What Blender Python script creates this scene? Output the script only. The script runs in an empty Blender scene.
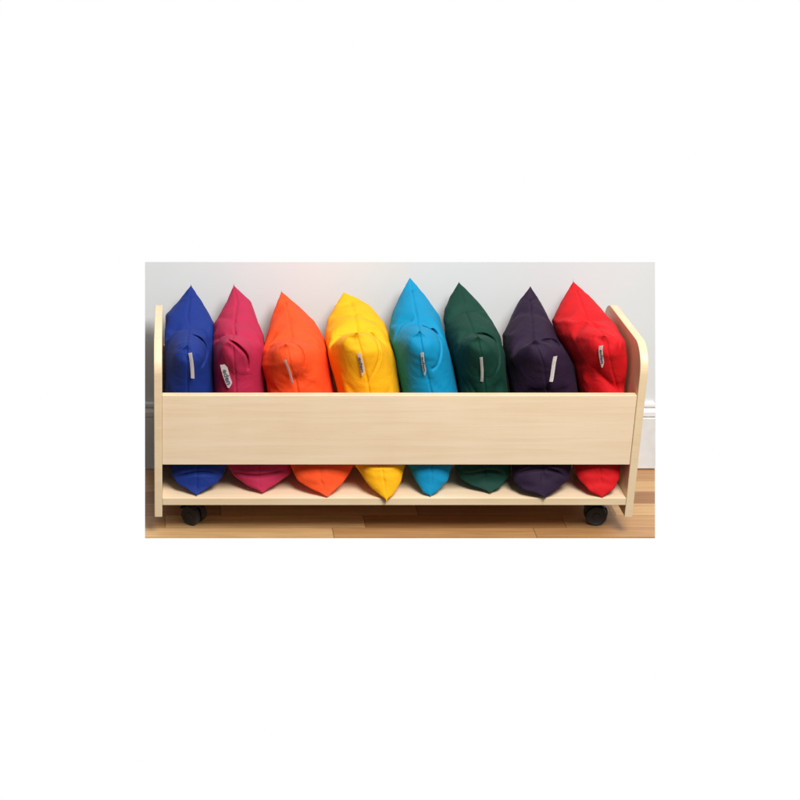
import bpy, bmesh, math, random
import numpy as np
from mathutils import Vector, Matrix
from mathutils.bvhtree import BVHTree

sc = bpy.context.scene
COL = sc.collection

# ------------------------------------------------------------------ camera numbers (solved from the photograph)
CX, CD, CZ, TH = 0.0425, 3.56917, 1.77983, 0.38123
FP, PX, PY = 1718.188, 172.962, 397.494          # in pixels of the 800 px photograph
ST, CT = math.sin(TH), math.cos(TH)

def proj(P):
    """world points (n,3) -> pixel u, v and distance along the optical axis"""
    dx = P[:, 0] - CX; dy = P[:, 1] + CD; dz = P[:, 2] - CZ
    fw = dy*CT - dz*ST; up = dy*ST + dz*CT
    return PX + FP*dx/fw, PY - FP*up/fw, fw

def ray(u, v):
    a = (u-PX)/FP; b = (PY-v)/FP
    return Vector((a, CT + b*ST, -ST + b*CT))

def at_y(u, v, Y):
    d = ray(u, v); s = (Y+CD)/d.y
    return Vector((CX + d.x*s, Y, CZ + d.z*s))

def at_z(u, v, Z):
    d = ray(u, v); s = (Z-CZ)/d.z
    return Vector((CX + d.x*s, -CD + d.y*s, Z))

# ------------------------------------------------------------------ the shelf unit's measures (metres)
W, T = 1.10, 0.018            # width, board thickness
H0, ZS, ZB, ZT, H, D = 0.0534, 0.1004, 0.1833, 0.3530, 0.466, 0.349
YJ = 0.3815                   # front face of the skirting board
YW = 0.3965                   # wall surface

# ------------------------------------------------------------------ helpers
def srgb(r, g, b):
    f = lambda c: (c/255/12.92) if c/255 <= .04045 else ((c/255+.055)/1.055)**2.4
    return (f(r), f(g), f(b), 1)

def link(name, me, mat=None, parent=None, smooth=False):
    o = bpy.data.objects.new(name, me); COL.objects.link(o)
    if mat: me.materials.append(mat)
    if parent: o.parent = parent
    if smooth:
        for p in me.polygons: p.use_smooth = True
    return o

def from_bm(name, bm, mat=None, parent=None, smooth=False):
    me = bpy.data.meshes.new(name); bm.to_mesh(me); bm.free()
    return link(name, me, mat, parent, smooth)

def tag(o, label=None, cat=None, group=None, kind=None):
    if label: o['label'] = label
    if cat: o['category'] = cat
    if group: o['group'] = group
    if kind: o['kind'] = kind

def box_bm(x0, x1, y0, y1, z0, z1, bev=0.0, seg=2):
    bm = bmesh.new()
    vs = [bm.verts.new((x, y, z)) for x in (x0, x1) for y in (y0, y1) for z in (z0, z1)]
    for q in ((0,1,3,2), (4,6,7,5), (0,4,5,1), (2,3,7,6), (0,2,6,4), (1,5,7,3)):
        bm.faces.new([vs[i] for i in q])
    bmesh.ops.recalc_face_normals(bm, faces=bm.faces)
    if bev: bmesh.ops.bevel(bm, geom=list(bm.edges), offset=bev, segments=seg, profile=.5, affect='EDGES')
    return bm

def prism_x(profile, x0, x1, bev=0.0):
    """extrude a (y, z) outline along x"""
    bm = bmesh.new()
    a = [bm.verts.new((x0, y, z)) for y, z in profile]
    b = [bm.verts.new((x1, y, z)) for y, z in profile]
    n = len(a)
    fa = bm.faces.new(a); fb = bm.faces.new(list(reversed(b)))
    for i in range(n):
        bm.faces.new((a[i], b[i], b[(i+1) % n], a[(i+1) % n]))
    bmesh.ops.recalc_face_normals(bm, faces=bm.faces)
    if bev:
        es = [e for e in bm.edges if (fa in e.link_faces or fb in e.link_faces)]
        bmesh.ops.bevel(bm, geom=es, offset=bev, segments=2, profile=.5, affect='EDGES')
    return bm

# ------------------------------------------------------------------ materials
def new_mat(name):
    m = bpy.data.materials.new(name); m.use_nodes = True
    nt = m.node_tree; return m, nt, nt.nodes['Principled BSDF']

def nd(nt, typ, **kw):
    n = nt.nodes.new(typ)
    for k, v in kw.items():
        if k in n.inputs: n.inputs[k].default_value = v
        else: setattr(n, k, v)
    return n

def ramp(nt, stops):
    r = nt.nodes.new('ShaderNodeValToRGB'); e = r.color_ramp.elements
    while len(e) < len(stops): e.new(.5)
    for i, (p, c) in enumerate(stops): e[i].position = p; e[i].color = c
    return r

def math_n(nt, op, a, b=None, c=None):
    n = nt.nodes.new('ShaderNodeMath'); n.operation = op
    for i, x in enumerate((a, b, c)):
        if x is None: continue
        if isinstance(x, (int, float)): n.inputs[i].default_value = x
        else: nt.links.new(x, n.inputs[i])
    return n.outputs[0]

def maple(name, scale, light, mid, dark, rough=.42):
    """pale maple laminate; `scale` stretches the figure along the board"""
    m, nt, bs = new_mat(name); L = nt.links.new
    tc = nd(nt, 'ShaderNodeTexCoord'); mp = nd(nt, 'ShaderNodeMapping'); mp.inputs['Scale'].default_value = scale
    L(tc.outputs['Object'], mp.inputs['Vector'])
    n1 = nd(nt, 'ShaderNodeTexNoise', Scale=1.0, Detail=3.0, Roughness=.55, Distortion=.6)
    n2 = nd(nt, 'ShaderNodeTexNoise', Scale=9.0, Detail=5.0, Roughness=.65, Distortion=.2)
    n3 = nd(nt, 'ShaderNodeTexNoise', Scale=5.0, Detail=2.0, Roughness=.5)
    mp2 = nd(nt, 'ShaderNodeMapping'); mp2.inputs['Scale'].default_value = tuple(x*(.45 if x == min(scale) else 2.4) for x in scale)
    L(tc.outputs['Object'], mp2.inputs['Vector'])
    L(mp.outputs[0], n1.inputs['Vector']); L(mp2.outputs[0], n2.inputs['Vector']); L(tc.outputs['Object'], n3.inputs['Vector'])
    w = math_n(nt, 'SINE', math_n(nt, 'MULTIPLY', n1.outputs['Fac'], 26.0))
    a = math_n(nt, 'MULTIPLY_ADD', w, .08, .5)
    b = math_n(nt, 'MULTIPLY_ADD', math_n(nt, 'SUBTRACT', n2.outputs['Fac'], .5), .55, a)
    c = math_n(nt, 'MULTIPLY_ADD', math_n(nt, 'SUBTRACT', n3.outputs['Fac'], .5), .5, b)
    mp4 = nd(nt, 'ShaderNodeMapping'); mp4.inputs['Scale'].default_value = tuple(x*(28 if x == min(scale) else 34) for x in scale)
    n4 = nd(nt, 'ShaderNodeTexNoise', Scale=1.0, Detail=1.0); L(tc.outputs['Object'], mp4.inputs['Vector']); L(mp4.outputs[0], n4.inputs['Vector'])
    c = math_n(nt, 'MULTIPLY_ADD', math_n(nt, 'LESS_THAN', n4.outputs['Fac'], .36), -.13, c)      # short pores
    r = ramp(nt, [(.2, dark), (.5, mid), (.8, light)])
    L(c, r.inputs[0]); L(r.outputs[0], bs.inputs['Base Color'])
    bs.inputs['Roughness'].default_value = rough
    bp = nd(nt, 'ShaderNodeBump', Strength=.05, Distance=.0005); L(n2.outputs['Fac'], bp.inputs['Height']); L(bp.outputs[0], bs.inputs['Normal'])
    return m

M_FRONT = maple('maple_board', (1.3, 24, 24), srgb(248, 226, 195), srgb(243, 217, 182), srgb(235, 206, 168))
M_SIDE = maple('maple_board_upright', (14, 14, 2.2), srgb(236, 212, 176), srgb(228, 202, 162), srgb(218, 189, 147))
M_EDGE = maple('maple_edging', (3, 3, 10), srgb(242, 219, 182), srgb(236, 210, 170), srgb(228, 200, 158), .35)

def fabric(name, col, sheen=.08, rough=.72, weave=.16):
    m, nt, bs = new_mat(name); L = nt.links.new
    tc = nd(nt, 'ShaderNodeTexCoord')
    n = nd(nt, 'ShaderNodeTexNoise', Scale=14.0, Detail=3.0, Roughness=.6); L(tc.outputs['Object'], n.inputs['Vector'])
    hs = nd(nt, 'ShaderNodeHueSaturation'); hs.inputs['Color'].default_value = col
    L(math_n(nt, 'MULTIPLY_ADD', n.outputs['Fac'], .22, .89), hs.inputs['Value'])
    L(hs.outputs[0], bs.inputs['Base Color'])
    bs.inputs['Roughness'].default_value = rough
    bs.inputs['Sheen Weight'].default_value = sheen
    bs.inputs['Sheen Roughness'].default_value = .4
    bs.inputs['Sheen Tint'].default_value = tuple(min(1, c*1.5+.15) for c in col[:3]) + (1,)
    bs.inputs['Specular IOR Level'].default_value = .25
    # canvas weave and small crumples
    wv = nd(nt, 'ShaderNodeTexNoise', Scale=900.0, Detail=1.0); L(tc.outputs['Object'], wv.inputs['Vector'])
    cr = nd(nt, 'ShaderNodeTexNoise', Scale=20.0, Detail=5.0, Roughness=.6, Distortion=1.2); L(tc.outputs['Object'], cr.inputs['Vector'])
    b1 = nd(nt, 'ShaderNodeBump', Strength=weave, Distance=.0006); L(wv.outputs['Fac'], b1.inputs['Height'])
    b2 = nd(nt, 'ShaderNodeBump', Strength=.6, Distance=.0045); L(cr.outputs['Fac'], b2.inputs['Height']); L(b1.outputs[0], b2.inputs['Normal'])
    L(b2.outputs[0], bs.inputs['Normal'])
    return m

def plain(name, col, rough=.5, spec=.5):
    m, nt, bs = new_mat(name); L = nt.links.new
    tc = nd(nt, 'ShaderNodeTexCoord'); n = nd(nt, 'ShaderNodeTexNoise', Scale=40.0, Detail=3.0); L(tc.outputs['Object'], n.inputs['Vector'])
    hs = nd(nt, 'ShaderNodeHueSaturation'); hs.inputs['Color'].default_value = col
    L(math_n(nt, 'MULTIPLY_ADD', n.outputs['Fac'], .16, .92), hs.inputs['Value']); L(hs.outputs[0], bs.inputs['Base Color'])
    bs.inputs['Roughness'].default_value = rough; bs.inputs['Specular IOR Level'].default_value = spec
    return m

M_BLACK = plain('black_nylon', (.012, .012, .014, 1), .38)
M_RUBBER = plain('black_rubber', (.018, .018, .02, 1), .6)
M_STEEL = plain('caster_steel', (.25, .25, .26, 1), .35); M_STEEL.node_tree.nodes['Principled BSDF'].inputs['Metallic'].default_value = 1
M_TAG = plain('woven_tag', srgb(240, 234, 228), .7)
M_INK1 = plain('tag_green_ink', srgb(78, 96, 86), .7)
M_INK2 = plain('tag_blue_ink', srgb(58, 80, 116), .7)

def wall_mat():
    m, nt, bs = new_mat('wall_paint'); L = nt.links.new
    tc = nd(nt, 'ShaderNodeTexCoord')
    n = nd(nt, 'ShaderNodeTexNoise', Scale=2.5, Detail=3.0); L(tc.outputs['Object'], n.inputs['Vector'])
    r = ramp(nt, [(.3, srgb(217, 220, 220)), (.7, srgb(222, 225, 225))]); L(n.outputs['Fac'], r.inputs[0]); L(r.outputs[0], bs.inputs['Base Color'])
    bs.inputs['Roughness'].default_value = .8; bs.inputs['Specular IOR Level'].default_value = .2
    f = nd(nt, 'ShaderNodeTexNoise', Scale=350.0, Detail=2.0); L(tc.outputs['Object'], f.inputs['Vector'])
    bp = nd(nt, 'ShaderNodeBump', Strength=.12, Distance=.0008); L(f.outputs['Fac'], bp.inputs['Height']); L(bp.outputs[0], bs.inputs['Normal'])
    return m

def floor_mat():
    """oak strip floor, staves running along x"""
    m, nt, bs = new_mat('oak_strip_floor'); L = nt.links.new
    tc = nd(nt, 'ShaderNodeTexCoord'); sp = nd(nt, 'ShaderNodeSeparateXYZ'); L(tc.outputs['Object'], sp.inputs[0])
    x, y = sp.outputs[0], sp.outputs[1]
    yr = math_n(nt, 'DIVIDE', math_n(nt, 'ADD', y, 10.046), .066)
    row = math_n(nt, 'FLOOR', yr); fy = math_n(nt, 'FRACT', yr)
    wn = nd(nt, 'ShaderNodeTexWhiteNoise', noise_dimensions='1D'); L(row, wn.inputs['W'])
    xr = math_n(nt, 'DIVIDE', math_n(nt, 'MULTIPLY_ADD', wn.outputs['Value'], 3.1, math_n(nt, 'ADD', x, 10.0)), .47)
    colm = math_n(nt, 'FLOOR', xr); fx = math_n(nt, 'FRACT', xr)
    cb = nd(nt, 'ShaderNodeCombineXYZ'); L(row, cb.inputs[0]); L(colm, cb.inputs[1])
    w2 = nd(nt, 'ShaderNodeTexWhiteNoise', noise_dimensions='3D'); L(cb.outputs[0], w2.inputs['Vector'])
    tone = ramp(nt, [(0, srgb(158, 110, 68)), (.35, srgb(176, 130, 84)), (.7, srgb(194, 150, 100)), (1, srgb(212, 174, 124))])
    L(w2.outputs['Value'], tone.inputs[0])
    # grain, shifted per stave
    cb2 = nd(nt, 'ShaderNodeCombineXYZ')
    L(math_n(nt, 'MULTIPLY_ADD', w2.outputs['Value'], 37.0, math_n(nt, 'MULTIPLY', x, 5.0)), cb2.inputs[0])
    L(math_n(nt, 'MULTIPLY', y, 150.0), cb2.inputs[1])
    g = nd(nt, 'ShaderNodeTexNoise', Scale=1.0, Detail=5.0, Roughness=.65, Distortion=.5); L(cb2.outputs[0], g.inputs['Vector'])
    gr = ramp(nt, [(.3, (.72, .66, .58, 1)), (.62, (1.06, 1.05, 1.03, 1))]); L(g.outputs['Fac'], gr.inputs[0])
    mx = nd(nt, 'ShaderNodeMix', data_type='RGBA', blend_type='MULTIPLY'); mx.inputs[0].default_value = 1
    L(tone.outputs[0], mx.inputs[6]); L(gr.outputs[0], mx.inputs[7])
    # joints between staves
    jy = math_n(nt, 'GREATER_THAN', math_n(nt, 'ABSOLUTE', math_n(nt, 'SUBTRACT', fy, .5)), .487)
    jx = math_n(nt, 'GREATER_THAN', math_n(nt, 'ABSOLUTE', math_n(nt, 'SUBTRACT', fx, .5)), .4975)
    j = math_n(nt, 'MAXIMUM', jy, jx)
    mj = nd(nt, 'ShaderNodeMix', data_type='RGBA'); L(math_n(nt, 'MULTIPLY', j, .55), mj.inputs[0]); L(mx.outputs[2], mj.inputs[6]); mj.inputs[7].default_value = srgb(88, 52, 26)
    L(mj.outputs[2], bs.inputs['Base Color'])
    bs.inputs['Roughness'].default_value = .38
    bp = nd(nt, 'ShaderNodeBump', Strength=.3, Distance=.0006); bp.invert = True; L(j, bp.inputs['Height']); L(bp.outputs[0], bs.inputs['Normal'])
    return m

# ------------------------------------------------------------------ the setting: a piece of wall, skirting and floor
M_WALL = wall_mat(); M_SKIRT = plain('skirting_gloss', srgb(229, 229, 227), .35, .4)
def slab_y(name, pts, y0, y1, mat):
    """(x, z) outline standing from y0 to y1"""
    bm = bmesh.new()
    a = [bm.verts.new((x, y0, z)) for x, z in pts]; b = [bm.verts.new((x, y1, z)) for x, z in pts]
    n = len(a); bm.faces.new(a); bm.faces.new(list(reversed(b)))
    for i in range(n): bm.faces.new((a[i], b[i], b[(i+1) % n], a[(i+1) % n]))
    bmesh.ops.recalc_face_normals(bm, faces=bm.faces)
    return from_bm(name, bm, mat)

tl = at_y(145, 262, YW); tr = at_y(655, 262, YW)
jl = at_z(145, 469.6, 0); jr = at_z(655, 469.6, 0)
wl = at_y(145, 469.6, YW); wr = at_y(655, 469.6, YW)
wall = slab_y('wall', [(wl.x, .004), (wr.x, .004), (tr.x, tr.z), (tl.x, tl.z)], YW, YW+.005, M_WALL)
tag(wall, kind='structure')
# moulded skirting: profile in (y, z), top z ~ .18
sk = [(YW-.0005, 0.004), (YJ, .004), (YJ, .139), (YJ+.003, .1405), (YJ+.003, .1435), (YJ-.0005, .1455), (YJ+.0005, .156), (YJ+.0065, .1635), (YJ+.0065, .166), (YJ+.004, .170), (YJ+.005, .1765), (YJ+.009, .1795), (YW-.0005, .1795)]
bm = bmesh.new()
xa = lambda y, z: jl.x + (tl.x-jl.x)*z/tl.z
xb = lambda y, z: jr.x + (tr.x-jr.x)*z/tr.z
a = [bm.verts.new((xa(y, z), y, z)) for y, z in sk]; b = [bm.verts.new((xb(y, z), y, z)) for y, z in sk]
n = len(a); bm.faces.new(a); bm.faces.new(list(reversed(b)))
for i in range(n): bm.faces.new((a[i], b[i], b[(i+1) % n], a[(i+1) % n]))
bmesh.ops.recalc_face_normals(bm, faces=bm.faces)
skirt = from_bm('skirting_board', bm, M_SKIRT); tag(skirt, kind='structure')
f0 = at_z(145, 537, 0); f1 = at_z(655, 537, 0)
bm = bmesh.new()
ex = lambda f, j: f.x + (j.x-f.x)*(YW+.005-f.y)/(j.y-f.y)
pts = [(f0.x, f0.y), (f1.x, f1.y), (ex(f1, jr), YW+.005), (ex(f0, jl), YW+.005)]
a = [bm.verts.new((x, y, 0)) for x, y in pts]; b = [bm.verts.new((x, y, -.003)) for x, y in pts]
bm.faces.new(a); bm.faces.new(list(reversed(b)))
for i in range(4): bm.faces.new((a[i], b[i], b[(i+1) % 4], a[(i+1) % 4]))
bmesh.ops.recalc_face_normals(bm, faces=bm.faces)
floor = from_bm('floor', bm, floor_mat()); tag(floor, kind='structure')

# ------------------------------------------------------------------ the trolley
trolley = bpy.data.objects.new('cushion_trolley', None); COL.objects.link(trolley)
tag(trolley, 'long low pale maple trolley on black casters with rounded ends, holding the row of cushions', 'trolley')

def side_profile():
    P = [(0, H0), (0, H-.064)]
    for k in range(1, 18):
        t = math.pi/2*k/18; P.append((.064-.064*math.cos(t), H-.064+.064*math.sin(t)))
    P += [(.064, H), (D-.05, H-.003)]
    for k in range(1, 18):
        t = math.pi/2*k/18; P.append((D-.05+.05*math.sin(t), H-.053+.05*math.cos(t)))
    P += [(D, H-.053), (D, H0)]
    return P

for x0 in (0, W-T):
    core = prism_x(side_profile(), x0, x0+T, bev=.0016)
    p = from_bm('side_panel', core, M_SIDE, trolley)
    # edge banding faces get the paler edging
    p.data.materials.append(M_EDGE)
    for q in p.data.polygons:
        if abs(q.normal.x) < .6: q.material_index = 1

def add_band(o, nz):
    o.data.materials.append(M_EDGE)
    for q in o.data.polygons:
        if nz(q.normal): q.material_index = 1
fp = from_bm('front_panel', box_bm(T+.0004, W-T-.0004, .0025, .0205, ZB, ZT, .0011), M_FRONT, trolley)
add_band(fp, lambda n: abs(n.z) > .6)
sh = from_bm('shelf', box_bm(T+.0004, W-T-.0004, .0005, D-.002, ZS-T, ZS, .0011), M_FRONT, trolley)
add_band(sh, lambda n: n.y < -.6)
bk = from_bm('back_panel', box_bm(T+.0004, W-T-.0004, D-.0135, D-.002, ZS+.0005, .350, .0011), M_FRONT, trolley)

def lathe_x(bm, prof, seg=28, c=(0, 0, 0)):
    """profile of (x, r) spun about the x axis"""
    rings = []
    for x, r in prof:
        rings.append([bm.verts.new((c[0]+x, c[1]+r*math.cos(2*math.pi*k/seg), c[2]+r*math.sin(2*math.pi*k/seg))) for k in range(seg)])
    for i in range(len(rings)-1):
        for k in range(seg):
            bm.faces.new((rings[i][k], rings[i][(k+1) % seg], rings[i+1][(k+1) % seg], rings[i+1][k]))
    bm.faces.new(rings[0]); bm.faces.new(list(reversed(rings[-1])))

def make_caster():
    R = .0245
    body = box_bm(-.019, .019, -.019, .019, .0795, .0822, .0005)      # top plate
    for sx in (-1, 1):
        for sy in (-1, 1):
            b2 = box_bm(sx*.013-.003, sx*.013+.003, sy*.013-.003, sy*.013+.003, .0785, .0797, .0004)
            me = bpy.data.meshes.new('t'); b2.to_mesh(me); b2.free(); body.from_mesh(me); bpy.data.meshes.remove(me)
    plate = from_bm('caster', body, M_STEEL, trolley)
    # curved hood between the twin wheels, with the swivel neck
    bm = bmesh.new()
    arc = []
    for k in range(0, 17):
        t = math.radians(-25 + 215*k/16); arc.append((.0275*math.cos(t), .0265+.0275*math.sin(t)))
    inner = [(y*.82, .0265+(z-.0265)*.82) for y, z in arc]
    prof = arc + inner[::-1]
    xs = (-.0055, .0055)
    A = [bm.verts.new((xs[0], y, z)) for y, z in prof]; B = [bm.verts.new((xs[1], y, z)) for y, z in prof]
    n = len(A)
    m = len(arc)
    for i in range(m-1):
        bm.faces.new((A[i], A[i+1], A[n-2-i], A[n-1-i])); bm.faces.new((B[i+1], B[i], B[n-1-i], B[n-2-i]))
    for i in range(n): bm.faces.new((A[i], B[i], B[(i+1) % n], A[(i+1) % n]))
    # wide flared hood lip over both wheels
    lip = [(.0285*math.cos(math.radians(20+110*k/10)), .0265+.0285*math.sin(math.radians(20+110*k/10))) for k in range(11)]
    li = [(y*.94, .0265+(z-.0265)*.94) for y, z in lip]
    for s in range(10):
        vs = []
        for x in (-.021, .021):
            for (y, z) in (lip[s], lip[s+1], li[s+1], li[s]): vs.append(bm.verts.new((x, y, z)))
        for q in ((0,1,2,3), (7,6,5,4), (0,4,5,1), (1,5,6,2), (2,6,7,3), (3,7,4,0)): bm.faces.new([vs[i] for i in q])
    # neck
    seg = 20; rings = []
    for z, r in ((.050, .0105), (.062, .0105), (.066, .014), (.0790, .014)):
        rings.append([bm.verts.new((r*math.cos(2*math.pi*k/seg), .004+r*math.sin(2*math.pi*k/seg), z)) for k in range(seg)])
    for i in range(3):
        for k in range(seg): bm.faces.new((rings[i][k], rings[i][(k+1) % seg], rings[i+1][(k+1) % seg], rings[i+1][k]))
    bmesh.ops.recalc_face_normals(bm, faces=bm.faces)
    from_bm('hood', bm, M_BLACK, plate)
    for s in (-1, 1):
        bm = bmesh.new()
        pr = [(0, R*.5), (0, R-.001), (.0012, R), (.0118, R), (.0138, R-.0016), (.0142, R-.005), (.0128, R-.0065), (.0124, .009), (.0142, .0072), (.0142, .003)]
        lathe_x(bm, [(s*(.0062+x), r) for x, r in pr], 36, (0, 0, R))
        bmesh.ops.recalc_face_normals(bm, faces=bm.faces)
        w = from_bm('wheel', bm, M_RUBBER, plate)
        for q in w.data.polygons: q.use_smooth = len(q.vertices) == 4 and abs(q.normal.x) < .5
    return plate

cast0 = make_caster()
spots = [(.092, .080, 52), (1.036, .080, 84), (.085, .285, 20), (1.015, .285, -35)]
for i, (x, y, a) in enumerate(spots):
    if i == 0: c = cast0
    else:
        c = cast0.copy(); COL.objects.link(c); c.parent = trolley
        for ch in list(cast0.children):
            k = ch.copy(); COL.objects.link(k); k.parent = c
    c.location = (x, y, 0); c.rotation_euler = (0, 0, math.radians(a))

# ------------------------------------------------------------------ cushions: inflated cloth, then laid into place
def sim_cushion(seed, L=.42, N=38, pressure=8.0, frames=26, shrink=0.0, bend=.5):
    """two square sheets of cloth sewn at the rim and blown up, as the filling does"""
    rnd = random.Random(seed); bm = bmesh.new(); V = {}
    ph = [rnd.uniform(0, 6.28) for _ in range(12)]
    nz = lambda a, b: sum(math.sin(ph[k] + (3+2*k)*a*(1 if k % 2 else -1) + (4+1.7*k)*b) for k in range(6))/6
    g = [0, .011] + [.011+(.978)*(i/(N-2)) for i in range(1, N-2)] + [.989, 1]
    for side in (1, -1):
        for i in range(N+1):
            for j in range(N+1):
                e = i in (0, N) or j in (0, N)
                if side == -1 and e: V[side, i, j] = V[1, i, j]; continue
                a, b = g[i], g[j]
                h = 0 if e else .05*(max(0, 16*a*(1-a)*b*(1-b))**.6) + .003*nz(a, b)*min(1, 8*min(a, b, 1-a, 1-b))
                V[side, i, j] = bm.verts.new((side*h, (a-.5)*L, (b-.5)*L))
    for side in (1, -1):
        for i in range(N):
            for j in range(N):
                q = [V[side, i, j], V[side, i+1, j], V[side, i+1, j+1], V[side, i, j+1]]
                if side == -1: q.reverse()
                bm.faces.new(q)
    bm.verts.index_update()
    corners = [V[1, i, j].index for i, j in ((0, 0), (0, N), (N, N), (N, 0))]       # FB FT BT BB
    rim = np.zeros(len(bm.verts)); 
    for (s, i, j), v in V.items():
        if i in (0, N) or j in (0, N): rim[v.index] = 1
    me = bpy.data.meshes.new('cushion_cloth'); bm.to_mesh(me); bm.free()
    o = bpy.data.objects.new('cushion_cloth', me); COL.objects.link(o)
    m = o.modifiers.new('c', 'CLOTH'); s = m.settings
    s.quality = 7; s.mass = .15
    s.tension_stiffness = 25; s.compression_stiffness = 25; s.shear_stiffness = 10; s.bending_stiffness = bend
    s.tension_damping = 10; s.compression_damping = 10; s.shear_damping = 10; s.bending_damping = 1; s.air_damping = 4
    s.use_pressure = True; s.uniform_pressure_force = pressure; s.shrink_min = shrink
    s.effector_weights.gravity = 0; m.collision_settings.use_collision = False
    m.point_cache.frame_start = 1; m.point_cache.frame_end = frames+1
    for f in range(1, frames+1): sc.frame_set(f)
    dg = bpy.context.evaluated_depsgraph_get(); ev = o.evaluated_get(dg); m2 = ev.to_mesh()
    co = np.empty(len(m2.vertices)*3); m2.vertices.foreach_get('co', co); co = co.reshape(-1, 3).copy(); ev.to_mesh_clear()
    faces = [tuple(p.vertices) for p in me.polygons]
    bpy.data.objects.remove(o); bpy.data.meshes.remove(me); sc.frame_set(1)
    # refine: one smooth subdivision baked in, then return everything
    me = bpy.data.meshes.new('r'); me.from_pydata(co.tolist(), [], faces); o = bpy.data.objects.new('r', me); COL.objects.link(o)
    at = me.attributes.new('rim', 'FLOAT', 'POINT'); at.data.foreach_set('value', rim)
    ss = o.modifiers.new('s', 'SUBSURF'); ss.levels = ss.render_levels = 2
    dg = bpy.context.evaluated_depsgraph_get(); ev = o.evaluated_get(dg); m2 = ev.to_mesh()
    c2 = np.empty(len(m2.vertices)*3); m2.vertices.foreach_get('co', c2); c2 = c2.reshape(-1, 3).copy()
    r2 = np.empty(len(m2.vertices)); m2.attributes['rim'].data.foreach_get('value', r2)
    f2 = np.empty(len(m2.loops), dtype=np.int32); m2.loops.foreach_get('vertex_index', f2); f2 = f2.reshape(-1, 4).copy()
    ev.to_mesh_clear(); bpy.data.objects.remove(o); bpy.data.meshes.remove(me)
    # corners after subdivision = same indices (subsurf keeps the originals first)
    return c2, f2, r2, corners

def smooth_at(v, x, y, sig):
    """polyline y(x) smoothed by a gaussian, read at v"""
    g = np.arange(270, 510, .5); k = np.exp(-.5*(np.arange(-24, 25)*.5/sig)**2); k /= k.sum()
    x = np.array(x, float); y = np.array(y, float)
    gy = np.interp(g, x, y)
    s0 = (y[1]-y[0])/(x[1]-x[0]); s1 = (y[-1]-y[-2])/(x[-1]-x[-2])
    gy = np.where(g < x[0], y[0]+s0*(g-x[0]), gy); gy = np.where(g > x[-1], y[-1]+s1*(g-x[-1]), gy)
    pad = np.concatenate([gy[0]+(np.arange(-24, 0))*(gy[1]-gy[0]), gy, gy[-1]+np.arange(1, 25)*(gy[-1]-gy[-2])])
    return np.interp(v, g, np.convolve(pad, k, 'valid'))

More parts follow.
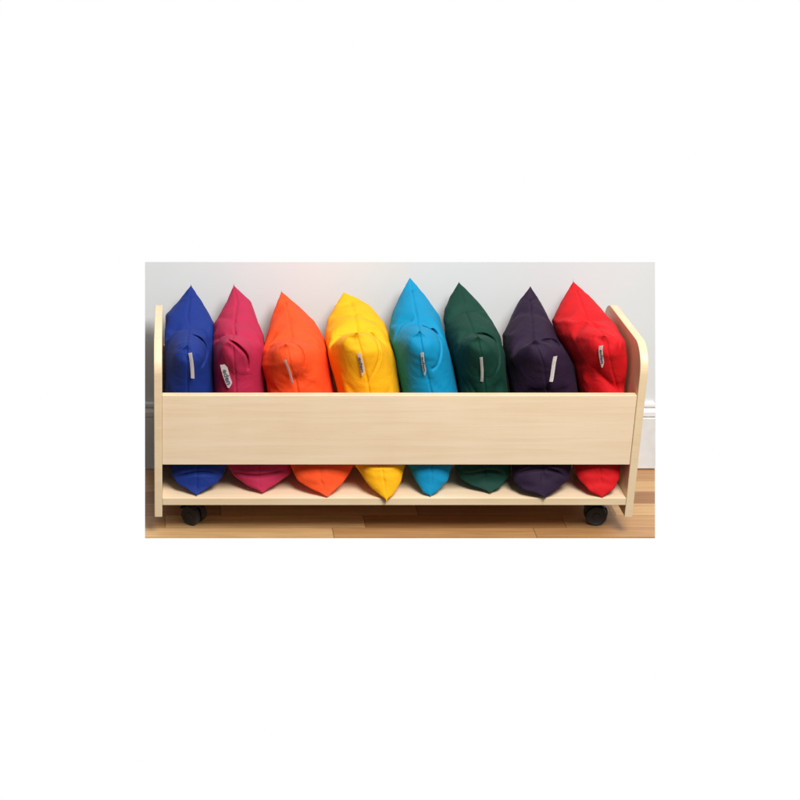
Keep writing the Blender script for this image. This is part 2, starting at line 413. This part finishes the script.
# pixel measurements on the 800 px photograph, one entry a cushion
CUSH = [
 dict(n='blue', tip=(191, 284.5), lip=[(175, 478), (185, 475), (197, 473), (209, 473), (220, 476)], apex=(188.5, 346), foot=(197, 496.3), sim=(0, 1), d=.33,
      L=[(284, 191), (300, 178.5), (314, 166), (330, 165), (345, 164.8), (395, 164.8), (440, 165), (465, 170), (476, 172), (484, 176.6), (496, 197)],
      R=[(284, 191), (300, 201.5), (323, 214.5), (342, 214.6), (395, 214.8), (440, 222), (465, 226.5), (476, 223), (484, 217), (496, 197)],
      arc=[(189, 334), (199, 338), (206, 346), (206, 357), (202, 366)], slit=(202, 342, 6),
      tagp=[(190, 351.5), (192.6, 376.5), 4.2, 0], col=srgb(18, 46, 124)),
 dict(n='pink', tip=(233.7, 284.5), lip=[(233, 471), (245, 475), (260, 476), (275, 473), (286, 469)], apex=(226, 341), foot=(262.5, 494.3), sim=(1, 1), d=.33,
      L=[(284, 233.7), (300, 227), (323, 214), (342, 212.8), (356, 213.5), (395, 214), (440, 222), (465, 226.5), (477, 234), (486, 246), (494, 262.5)],
      R=[(284, 233.7), (300, 250.6), (318, 257.5), (335, 264), (360, 265.5), (395, 266.5), (440, 284), (465, 291), (475, 290), (484, 278), (494, 262.5)],
      arc=[(227, 339), (237, 345), (247, 356), (248, 369)], slit=(240, 349, 10),
      tagp=[(223.5, 364.5), (231, 387.5), 8.0, 1], col=srgb(176, 36, 72)),
 dict(n='orange', tip=(281.3, 290.4), apex=(280.4, 345), foot=(327.5, 497.8), sim=(2, 1), d=.33,
      L=[(290, 281.3), (310, 274), (330, 268), (350, 262.5), (366, 260), (383, 266), (395, 268.6), (440, 283), (465, 289.5), (481.5, 297.6), (489, 309), (498, 327.5)],
      R=[(290, 281.3), (305, 299), (320, 314), (337, 325), (360, 330), (395, 335), (440, 350), (465, 354.5), (474.5, 349), (485, 342), (498, 327.5)],
      arc=[(281, 342), (291, 342.5), (301, 349), (304, 360), (301, 372), (296, 380)], slit=None,
      tagp=[(284.6, 358.5), (292.6, 382.5), 3.0, 0], col=srgb(242, 80, 30)),
 dict(n='yellow', tip=(343.8, 291.2), apex=(353.8, 334), foot=(386.6, 502), sim=(3, 1), d=.33,
      L=[(291, 343.8), (305, 335), (318, 328), (330, 325.6), (345, 325.6), (370, 331), (395, 337.4), (440, 350), (465, 354), (481.5, 365), (490, 372), (502, 386.6)],
      R=[(291, 343.8), (297, 358), (305, 371), (323, 385), (350, 394), (380, 399), (395, 400), (440, 404), (465, 405.5), (483, 401), (496, 393), (502, 386.6)],
      arc=[(354, 330.5), (364, 329), (373, 335), (379, 347), (379, 360), (373, 374), (369, 384)], slit=(359, 329.8, 6),
      tagp=[(358.5, 352.5), (363.2, 375), 4.6, 1], col=srgb(247, 176, 14)),
 dict(n='turquoise', tip=(409.9, 276.6), apex=(419, 333), foot=(430.8, 497), sim=(0, -1), d=.335,
      L=[(276, 409.9), (295, 399.5), (310, 393), (326, 389), (343, 390), (370, 395.4), (395, 401.8), (440, 406), (465, 407), (481.5, 415), (494.5, 424), (497, 430.8)],
      R=[(276, 409.9), (295, 426), (314, 439), (352, 450), (395, 459), (440, 456), (465, 453), (481.5, 448), (494, 436), (497, 430.8)],
      arc=[(419, 327), (427, 327), (435, 331.5), (440, 341), (441, 352), (438, 364), (433, 369)], slit=(427, 328, 8),
      tagp=[(421.8, 352), (425.4, 374.5), 3.6, 1], col=srgb(0, 136, 180)),
 dict(n='green', tip=(458.8, 281.5), lip=[(462, 474), (474, 474), (488, 471), (500, 473), (505, 477)], apex=(476, 338), foot=(490.6, 494), sim=(2, -1), d=.33,
      L=[(281, 458.8), (295, 450), (308, 444.5), (320, 443), (340, 445.5), (370, 453), (395, 459), (440, 459), (465, 454), (479, 460), (486, 470.5), (494, 490.6)],
      R=[(281, 458.8), (290, 468.5), (301, 478.8), (320, 493), (335, 500.5), (353, 505), (395, 509), (440, 511), (465, 511), (477, 509), (488, 501), (494, 490.6)],
      arc=[(475, 334.8), (486, 335), (495, 341), (499, 352), (499, 364), (494, 376)], slit=(482, 335, 6),
      tagp=[(480.8, 357), (481.4, 381), 3.2, 0], col=srgb(8, 58, 45)),
 dict(n='purple', tip=(530.4, 285.2), lip=[(517, 476), (527, 471), (542, 469), (556, 472), (566, 478)], apex=(543, 342), foot=(545, 499), sim=(1, -1), d=.33,
      L=[(285, 530.4), (300, 519), (315, 511), (334, 502.3), (350, 503.5), (395, 510.5), (440, 511.5), (465, 511.5), (482, 513), (491, 522), (499, 545)],
      R=[(285, 530.4), (300, 540), (321, 551.6), (336, 558), (352, 567), (365, 574), (395, 578.4), (440, 574), (465, 572), (480, 569), (487, 562), (499, 545)],
      arc=[(541, 341), (552, 340), (560, 346), (565, 356)], slit=None,
      tagp=[(554.4, 355), (550, 380), 4.0, 0], col=srgb(38, 20, 46)),
 dict(n='red', tip=(573.3, 279.8), apex=(599.5, 334), foot=(602.3, 498.6), sim=(3, -1), d=.33,
      L=[(280, 573.3), (300, 561), (320, 551.5), (336, 555), (352, 563), (365, 570), (395, 577), (440, 577), (465, 572.5), (480, 578.6), (492, 590), (498.6, 602.3)],
      R=[(280, 573.3), (295, 590), (309, 602.6), (325, 617), (341, 626), (365, 628), (395, 628.5), (440, 625), (465, 620.5), (480, 618.5), (489, 615), (498.6, 602.3)],
      arc=[(608, 331), (615, 335), (619, 341), (620, 349)], slit=None,
      tagp=[(600, 344.5), (602.3, 366), 4.4, 1], col=srgb(206, 18, 26)),
]
LAB = {
 'blue': 'royal blue square cushion standing on edge, leftmost in the trolley against the end panel',
 'pink': 'raspberry pink square cushion leaning between the blue and the orange cushion',
 'orange': 'bright orange square cushion leaning left beside the yellow one',
 'yellow': 'golden yellow square cushion between the orange and turquoise cushions',
 'turquoise': 'turquoise blue square cushion whose tip is the highest in the row',
 'green': 'dark bottle green square cushion between the turquoise and purple cushions',
 'purple': 'dark aubergine purple square cushion between the green and the red cushion',
 'red': 'scarlet red square cushion at the right end of the trolley',
}

SIMS = [sim_cushion(11, pressure=8.0, shrink=-.03, bend=.10),
        sim_cushion(23, pressure=7.0, shrink=-.02, bend=.15),
        sim_cushion(37, pressure=8.5, shrink=-.035, bend=.12),
        sim_cushion(58, pressure=8.0, shrink=-.01, bend=.08)]

def seg_dist(u, v, poly):
    """distance to a polyline in pixels, position along it 0..1 and the side"""
    best = np.full(len(u), 1e9); pos = np.zeros(len(u)); side = np.zeros(len(u))
    ls = [math.dist(poly[i], poly[i+1]) for i in range(len(poly)-1)]; tot = sum(ls); acc = 0
    for i in range(len(poly)-1):
        ax, ay = poly[i]; bx, by = poly[i+1]; dx, dy = bx-ax, by-ay; l2 = dx*dx+dy*dy
        t = np.clip(((u-ax)*dx+(v-ay)*dy)/l2, 0, 1)
        ex = u-(ax+t*dx); ey = v-(ay+t*dy); d = np.hypot(ex, ey)
        m = d < best
        best[m] = d[m]; pos[m] = ((acc+t*ls[i])/tot)[m]; side[m] = np.sign(dx*ey-dy*ex)[m]
        acc += ls[i]
    return best, pos, side

def smooth_poly(pts, n=5):
    P = [Vector((p[0], p[1])) for p in pts]; out = []
    for i in range(len(P)-1):
        p0 = P[max(i-1, 0)]; p1 = P[i]; p2 = P[i+1]; p3 = P[min(i+2, len(P)-1)]
        for k in range(n):
            t = k/n
            out.append(tuple(.5*((2*p1)+(p2-p0)*t+(2*p0-5*p1+4*p2-p3)*t*t+(3*p1-p0-3*p2+p3)*t**3)))
    out.append(tuple(P[-1])); return out

def normals(P, F):
    a = P[F[:, 2]]-P[F[:, 0]]; b = P[F[:, 3]]-P[F[:, 1]]; fn = np.cross(a, b)
    N = np.zeros_like(P)
    for k in range(4): np.add.at(N, F[:, k], fn)
    return N/np.maximum(np.linalg.norm(N, axis=1, keepdims=True), 1e-12)

def soft_max(x, lim, k=.012):
    """press x softly against an upper limit"""
    t = (x-(lim-k))/k
    return np.where(t > 0, lim-k+k*(1-np.exp(-np.clip(t, 0, 50))), x)

def keep_clear(P, c):
    """the cloth lies against the boards, it does not pass through them"""
    P[:, 0] = soft_max(P[:, 0], W-T-.0015)
    P[:, 0] = -soft_max(-P[:, 0], -(T+.0015), .005)
    low = P[:, 2] < .362
    P[:, 1] = np.where(low, soft_max(P[:, 1], D-.015, .008), soft_max(P[:, 1], YW-.002, .008))
    # behind the rail: fade the push in and out above and below it
    wz = np.clip((P[:, 2]-(ZB-.012))/.012, 0, 1)*np.clip(((ZT+.020)-P[:, 2])/.020, 0, 1)
    y2 = -soft_max(-P[:, 1], -.0218, .006)
    P[:, 1] = P[:, 1]+(y2-P[:, 1])*np.where((P[:, 2] > ZB-.001) & (P[:, 2] < ZT+.001), 1, wz)
    fl = ZS+.0006
    P[:, 2] = np.where(P[:, 1] > .001, -soft_max(-P[:, 2], -fl, .004), P[:, 2])

def build_cushion(c, idx):
    rnd = random.Random(100+idx)
    co, F, rim, cn = SIMS[c['sim'][0]]; co = co.copy(); F = F.copy()
    if c['sim'][1] < 0:                                         # the other way up: a quarter turn
        co[:, 1], co[:, 2] = co[:, 2].copy(), -co[:, 1].copy()
    cc = [co[i] for i in cn]
    FB, FT, BT, BB = [max(cc, key=lambda q: sy*q[1]+sz*q[2]) for sy, sz in ((-1, -1), (-1, 1), (1, 1), (1, -1))]
    y0 = (FB[1]+FT[1])/2; y1 = (BT[1]+BB[1])/2; z0 = (FB[2]+BB[2])/2; z1 = (FT[2]+BT[2])/2
    a = (co[:, 1]-y0)/(y1-y0); b = (co[:, 2]-z0)/(z1-z0); xx = co[:, 0]
    # world corners
    wFB = np.array(at_z(*c['foot'], ZS+.0018)) if c['n'] != 'yellow' else np.array(at_z(*c['foot'], ZS-.001))
    wFT = np.array(at_y(*c['apex'], .038))
    wBT = np.array(at_y(*c['tip'], .345))
    wBB = np.array([wBT[0]-(wFT[0]-wFB[0])*.9, .318, ZS+.004])
    A = a[:, None]; B = b[:, None]
    P = (1-A)*(1-B)*wFB + (1-A)*B*wFT + A*B*wBT + A*(1-B)*wBB
    # keep the front clear of the rail: pull the mid front back a little
    P[:, 0] += xx*1.0
    bb = np.clip(b, 0, 1); aa = np.clip(1-a, 0, 1.1)
    P[:, 1] += .024*np.sin(math.pi*bb**1.35)**2*aa**1.6      # the front edge sags back behind the rail
    P[:, 1] -= .006*np.exp(-((b-.90)/.10)**2)*aa**2            # and pushes forward at the stuffed corner
    rc = np.hypot(a*.35, (1-b)*.40)                            # the corner itself is pushed blunt
    P += np.outer(np.exp(-(rc/.034)**2), np.array([0, .022, -.004]))
    # squash the lower rear so that nothing reaches under the shelf
    # fit thickness row by row to the outline in the photograph
    for it in range(6):
        u, v, fw = proj(P); vv = v; v = np.clip(v, c['L'][0][0]+1.5, c['L'][-1][0]-1.5)
        bins = np.arange(276, 504, 2.0); lo = np.full(len(bins), np.nan); hi = lo.copy()
        k = ((v-275)/2).astype(int)
        for q in range(len(bins)):
            m = np.abs(vv-bins[q]) < 1.6
            if m.sum() > 3: lo[q] = u[m].min(); hi[q] = u[m].max()
        ok = ~np.isnan(lo)
        cl = smooth_at(v, bins[ok], lo[ok], 2.0); ch = smooth_at(v, bins[ok], hi[ok], 2.0)
        tl_ = smooth_at(v, *zip(*c['L']), 2.0); tr_ = smooth_at(v, *zip(*c['R']), 2.0)
        w = np.maximum(ch-cl, 2.5)
        s = np.clip((u-cl)/w, -.1, 1.1)
        un = tl_ + s*(tr_-tl_)
        P[:, 0] += (un-u)*fw/FP*.9
        keep_clear(P, c)
    N = normals(P, F)
    # seam: rim pulled in a touch; puckers running off it
    fr = np.clip(rim, 0, 1)
    P -= N*0
    cen = np.array([P[:, 0].mean(), .18, .30])
    t_in = (cen-P); t_in[:, 0] = 0; t_in /= np.maximum(np.linalg.norm(t_in, axis=1, keepdims=True), 1e-9)
    dc = np.hypot(np.minimum(np.abs(a), np.abs(1-a)), np.minimum(np.abs(b), np.abs(1-b)))*.4
    P += t_in*(fr**2*(1-np.exp(-(dc/.022)**2)))[:, None]*.0036
    # distance from the nearest rim edge in cushion space
    d = np.minimum(np.minimum(np.abs(a), np.abs(1-a)), np.minimum(np.abs(b), np.abs(1-b)))*.40
    along = np.where(np.minimum(np.abs(a), np.abs(1-a)) < np.minimum(np.abs(b), np.abs(1-b)), b, a)*.40
    ph = [rnd.uniform(0, 6.28) for _ in range(6)]
    puck = np.sin(along*150+ph[0]+2.2*np.sin(along*61+ph[1])+xx*30) * (0.6+.4*np.sin(along*47+ph[2]))
    P += N*(puck*.0005*np.exp(-((d-.017)/.016)**2))[:, None]
    broad = np.sin(a*17+ph[3]+2*np.sin(b*7+ph[4]))*np.sin(b*15+ph[5]+1.5*np.sin(a*9))
    P += N*(broad*.0012*np.clip(d/.05, 0, 1))[:, None]
    # the tucked front corner: a rounded lobe with a crease round it
    u, v, fw = proj(P); front = (N[:, 1] < .25) & (a < .45)
    arc = smooth_poly(c['arc'])
    dist, pos, side = seg_dist(u, v, arc)
    fade = np.clip(np.minimum(pos/.12, (1-pos)/.35), 0, 1)**.8
    out = np.array([0, -1, .25]); out = out/np.linalg.norm(out)
    groove = np.exp(-(dist/1.0)**2)*fade*front
    P += np.outer(groove, -out)*.0095
    cu = np.mean([p[0] for p in c['arc']]); cv = np.mean([p[1] for p in c['arc']])
    inn = (side == (1 if True else -1)) & (dist < 9) & front
    P += np.outer(np.where(inn, np.exp(-((dist-2.2)/3.2)**2)*fade, 0), out)*.0032
    outr = (side == -1) & (dist < 7) & front
    P += np.outer(np.where(outr, np.exp(-((dist-1.8)/1.8)**2)*fade, 0), out)*.0018
    if c['slit']:
        su, sv, sl = c['slit']
        ds = np.hypot((u-su)/sl, (dist)/1.15)
        P += np.outer(np.exp(-ds**2)*front, -out)*.012
    # sideways fold under the apex, where the corner has sagged
    fu, fv = c['apex']
    fold = np.exp(-((v-(fv+4+.12*(u-fu)))/2.2)**2)*np.exp(-((u-(fu-9))/9.0)**2)*front
    P += np.outer(fold, -out)*.0035
    fold2 = np.exp(-((v-(fv-3))/3.5)**2)*np.exp(-((u-(fu-8))/11.0)**2)*front
    P += np.outer(fold2, out)*.0015
    if c.get('lip'):
        lip = smooth_poly(c['lip']); dl, pl, sl_ = seg_dist(u, v, lip)
        fd = np.clip(np.minimum(pl, 1-pl)/.2, 0, 1)
        P += np.outer(np.exp(-(dl/1.6)**2)*fd*front, -out)*.008
        P += np.outer(np.where((v > 460) & (sl_ < 0), np.exp(-((dl-3.5)/3)**2), 0)*fd*front, out)*.004
    keep_clear(P, c)
    me = bpy.data.meshes.new('cover')
    me.from_pydata(P.tolist(), [], F.tolist()); me.update()
    root = bpy.data.objects.new('cushion', None); COL.objects.link(root)
    base = Vector(((wFB[0]+wBB[0])/2, .17, ZS))
    root.location = base
    me.transform(Matrix.Translation(-base))
    tag(root, LAB[c['n']], 'cushion', 'square cushions standing in the trolley')
    mt = fabric('fabric_'+c['n'], c['col'], c.get('sheen', .08))
    o = link('cover', me, mt, root, smooth=True)
    me.update()
    # seam thread along the rim: none needed, the groove shows it
    bvh = BVHTree.FromPolygons([Vector(p) for p in P.tolist()], F.tolist())
    return root, base, bvh, P, F

def build_tag(c, root, base, bvh):
    (u0, v0), (u1, v1), wpx, txt = c['tagp']
    org = Vector((CX, -CD, CZ)); pts = []
    n = 8
    for k in range(n+1):
        t = k/n; u = u0+(u1-u0)*t + .6*math.sin(t*math.pi)*(-1 if idx_odd(c) else 1); v = v0+(v1-v0)*t
        h = bvh.ray_cast(org, ray(u, v).normalized())
        p = h[0] if h[0] is not None else at_y(u, v, .03)
        pts.append(p)
    # straighten depth a little
    ya, yb = pts[0].y, pts[-1].y; sh = max(max(ya+(yb-ya)*k/n-p.y for k, p in enumerate(pts)), 0)
    pts = [Vector((p.x, ya+(yb-ya)*k/n-min(sh, .008)-.002, p.z)) for k, p in enumerate(pts)]
    wpx_m = wpx*.86/FP*3.95            # visible width in metres
    full = .015; off = min(.004, math.sqrt(max(full**2-wpx_m**2, 1e-6)))
    if txt: off = min(off, .006)
    bm = bmesh.new(); rows = []
    for k, p in enumerate(pts):
        t = k/n; ww = wpx_m*(1 if t < .78 else 1-.75*(t-.78)/.22) if txt else wpx_m
        shear = Vector((0, 0, .0025)) if k == 0 else Vector((0, 0, 0))
        l = p + Vector((-wpx_m/2, -.0005, 0)); r = p + Vector((-wpx_m/2+ww, -.0005-off*.6, 0)) + shear
        rows.append([bm.verts.new(l-base), bm.verts.new((l+r)/2+Vector((0, -.0006, 0))-base), bm.verts.new(r-base)])
    for k in range(n):
        for j in range(2): bm.faces.new((rows[k][j], rows[k+1][j], rows[k+1][j+1], rows[k][j+1]))
    bmesh.ops.solidify(bm, geom=list(bm.faces), thickness=.0007)
    bmesh.ops.recalc_face_normals(bm, faces=bm.faces)
    tg = from_bm('tag', bm, M_TAG, root)
    if txt:
        # small woven lettering running down the tag
        cu = bpy.data.curves.new('lettering', 'FONT'); cu.body = 'eden'; cu.size = .0150; cu.extrude = .00015; cu.align_x = 'CENTER'; cu.align_y = 'CENTER'
        cu.offset = .0003
        to = bpy.data.objects.new('lettering', cu); COL.objects.link(to)
        dg = bpy.context.evaluated_depsgraph_get(); dg.update()
        me = bpy.data.meshes.new_from_object(to.evaluated_get(dg)); bpy.data.objects.remove(to)
        a, b = pts[1], pts[-2]
        X = (b-a).normalized(); right = Vector((wpx_m, -off*.6, 0)).normalized()
        Z = X.cross(-right)
        if Z.y > 0: Z = -Z
        Yv = Z.cross(X); 
        # squeeze the letters to the width that shows
        xs = [v.co.x for v in me.vertices]; ys = [v.co.y for v in me.vertices]
        sx = (b-a).length*.86/(max(xs)-min(xs)); wv = math.hypot(wpx_m, off*.6)*.74/(max(ys)-min(ys))
        ym = (max(ys)+min(ys))/2; xm = (max(xs)+min(xs))/2
        mid = (a+b)/2 + right*0 + Vector((0, -off*.3-.0016, 0))
        for v in me.vertices:
            x, y, z = v.co; v.co = mid - base + X*((x-xm)*sx) + Yv*((y-ym)*wv) + Z*(z+.0003)
        me.materials.append(M_INK1); me.materials.append(M_INK2)
        for q in me.polygons:
            s = (q.center+base-mid).dot(X); q.material_index = 1 if s > -.002 else 0
        link('lettering', me, None, tg)

def idx_odd(c): return c['n'] in ('pink', 'turquoise', 'red')

for i, c in enumerate(CUSH):
    root, base, bvh, P, F = build_cushion(c, i)
    build_tag(c, root, base, bvh)

# ------------------------------------------------------------------ light
w = bpy.data.worlds.new('World'); sc.world = w; w.use_nodes = True; nt = w.node_tree; L = nt.links.new
bg = nt.nodes['Background']
tc = nt.nodes.new('ShaderNodeTexCoord'); sp = nt.nodes.new('ShaderNodeSeparateXYZ'); L(tc.outputs['Generated'], sp.inputs[0])
# white studio behind the set; in front of it a room: pale above, brown floor below
rz = ramp(nt, [(.42, (.05, .035, .025, 1)), (.58, (.26, .26, .27, 1))])
L(math_n(nt, 'MULTIPLY_ADD', sp.outputs[2], .5, .5), rz.inputs[0])
rx = ramp(nt, [(.25, (.45, .45, .45, 1)), (.75, (1.9, 1.9, 1.9, 1))])     # added ramp: surround dimmed on the left to deepen shade on left-facing boards
L(math_n(nt, 'MULTIPLY_ADD', sp.outputs[0], .5, .5), rx.inputs[0])
mr = nd(nt, 'ShaderNodeMix', data_type='RGBA', blend_type='MULTIPLY'); mr.inputs[0].default_value = 1
L(rz.outputs[0], mr.inputs[6]); L(rx.outputs[0], mr.inputs[7])
rp = ramp(nt, [(.66, (0, 0, 0, 1)), (.80, (1, 1, 1, 1))])
L(math_n(nt, 'MULTIPLY_ADD', sp.outputs[1], .5, .5), rp.inputs[0])
mw = nd(nt, 'ShaderNodeMix', data_type='RGBA'); L(rp.outputs[0], mw.inputs[0]); L(mr.outputs[2], mw.inputs[6]); mw.inputs[7].default_value = (1, 1, 1, 1)
L(mw.outputs[2], bg.inputs['Color']); bg.inputs['Strength'].default_value = 1.0

def area(name, loc, target, size, energy, col):
    l = bpy.data.lights.new(name, 'AREA'); l.shape = 'RECTANGLE'; l.size, l.size_y = size; l.energy = energy; l.color = col
    o = bpy.data.objects.new(name, l); COL.objects.link(o); o.location = loc
    o.rotation_euler = (Vector(target)-Vector(loc)).to_track_quat('-Z', 'Y').to_euler(); return o
area('window_light', (1.15, -2.2, 3.2), (.4, .2, .25), (1.3, 1.3), 174, (1, .985, .97))
area('ceiling_light', (.6, -.55, 2.9), (.6, .15, .2), (2.6, .9), 13, (1, .99, .98))

# ------------------------------------------------------------------ camera
cam = bpy.data.cameras.new('camera'); co = bpy.data.objects.new('camera', cam); COL.objects.link(co)
co.location = (CX, -CD, CZ); co.rotation_euler = (math.pi/2-TH, 0, 0)
cam.sensor_width = 36; cam.sensor_fit = 'HORIZONTAL'; cam.lens = 36*FP/800
cam.shift_x = (400-PX)/800; cam.shift_y = -(400-PY)/800
cam.clip_end = 100
sc.camera = co
sc.view_settings.view_transform = 'Standard'; sc.view_settings.look = 'None'
sc.view_settings.exposure = 0; sc.view_settings.gamma = 1
sc.cycles.max_bounces = 8
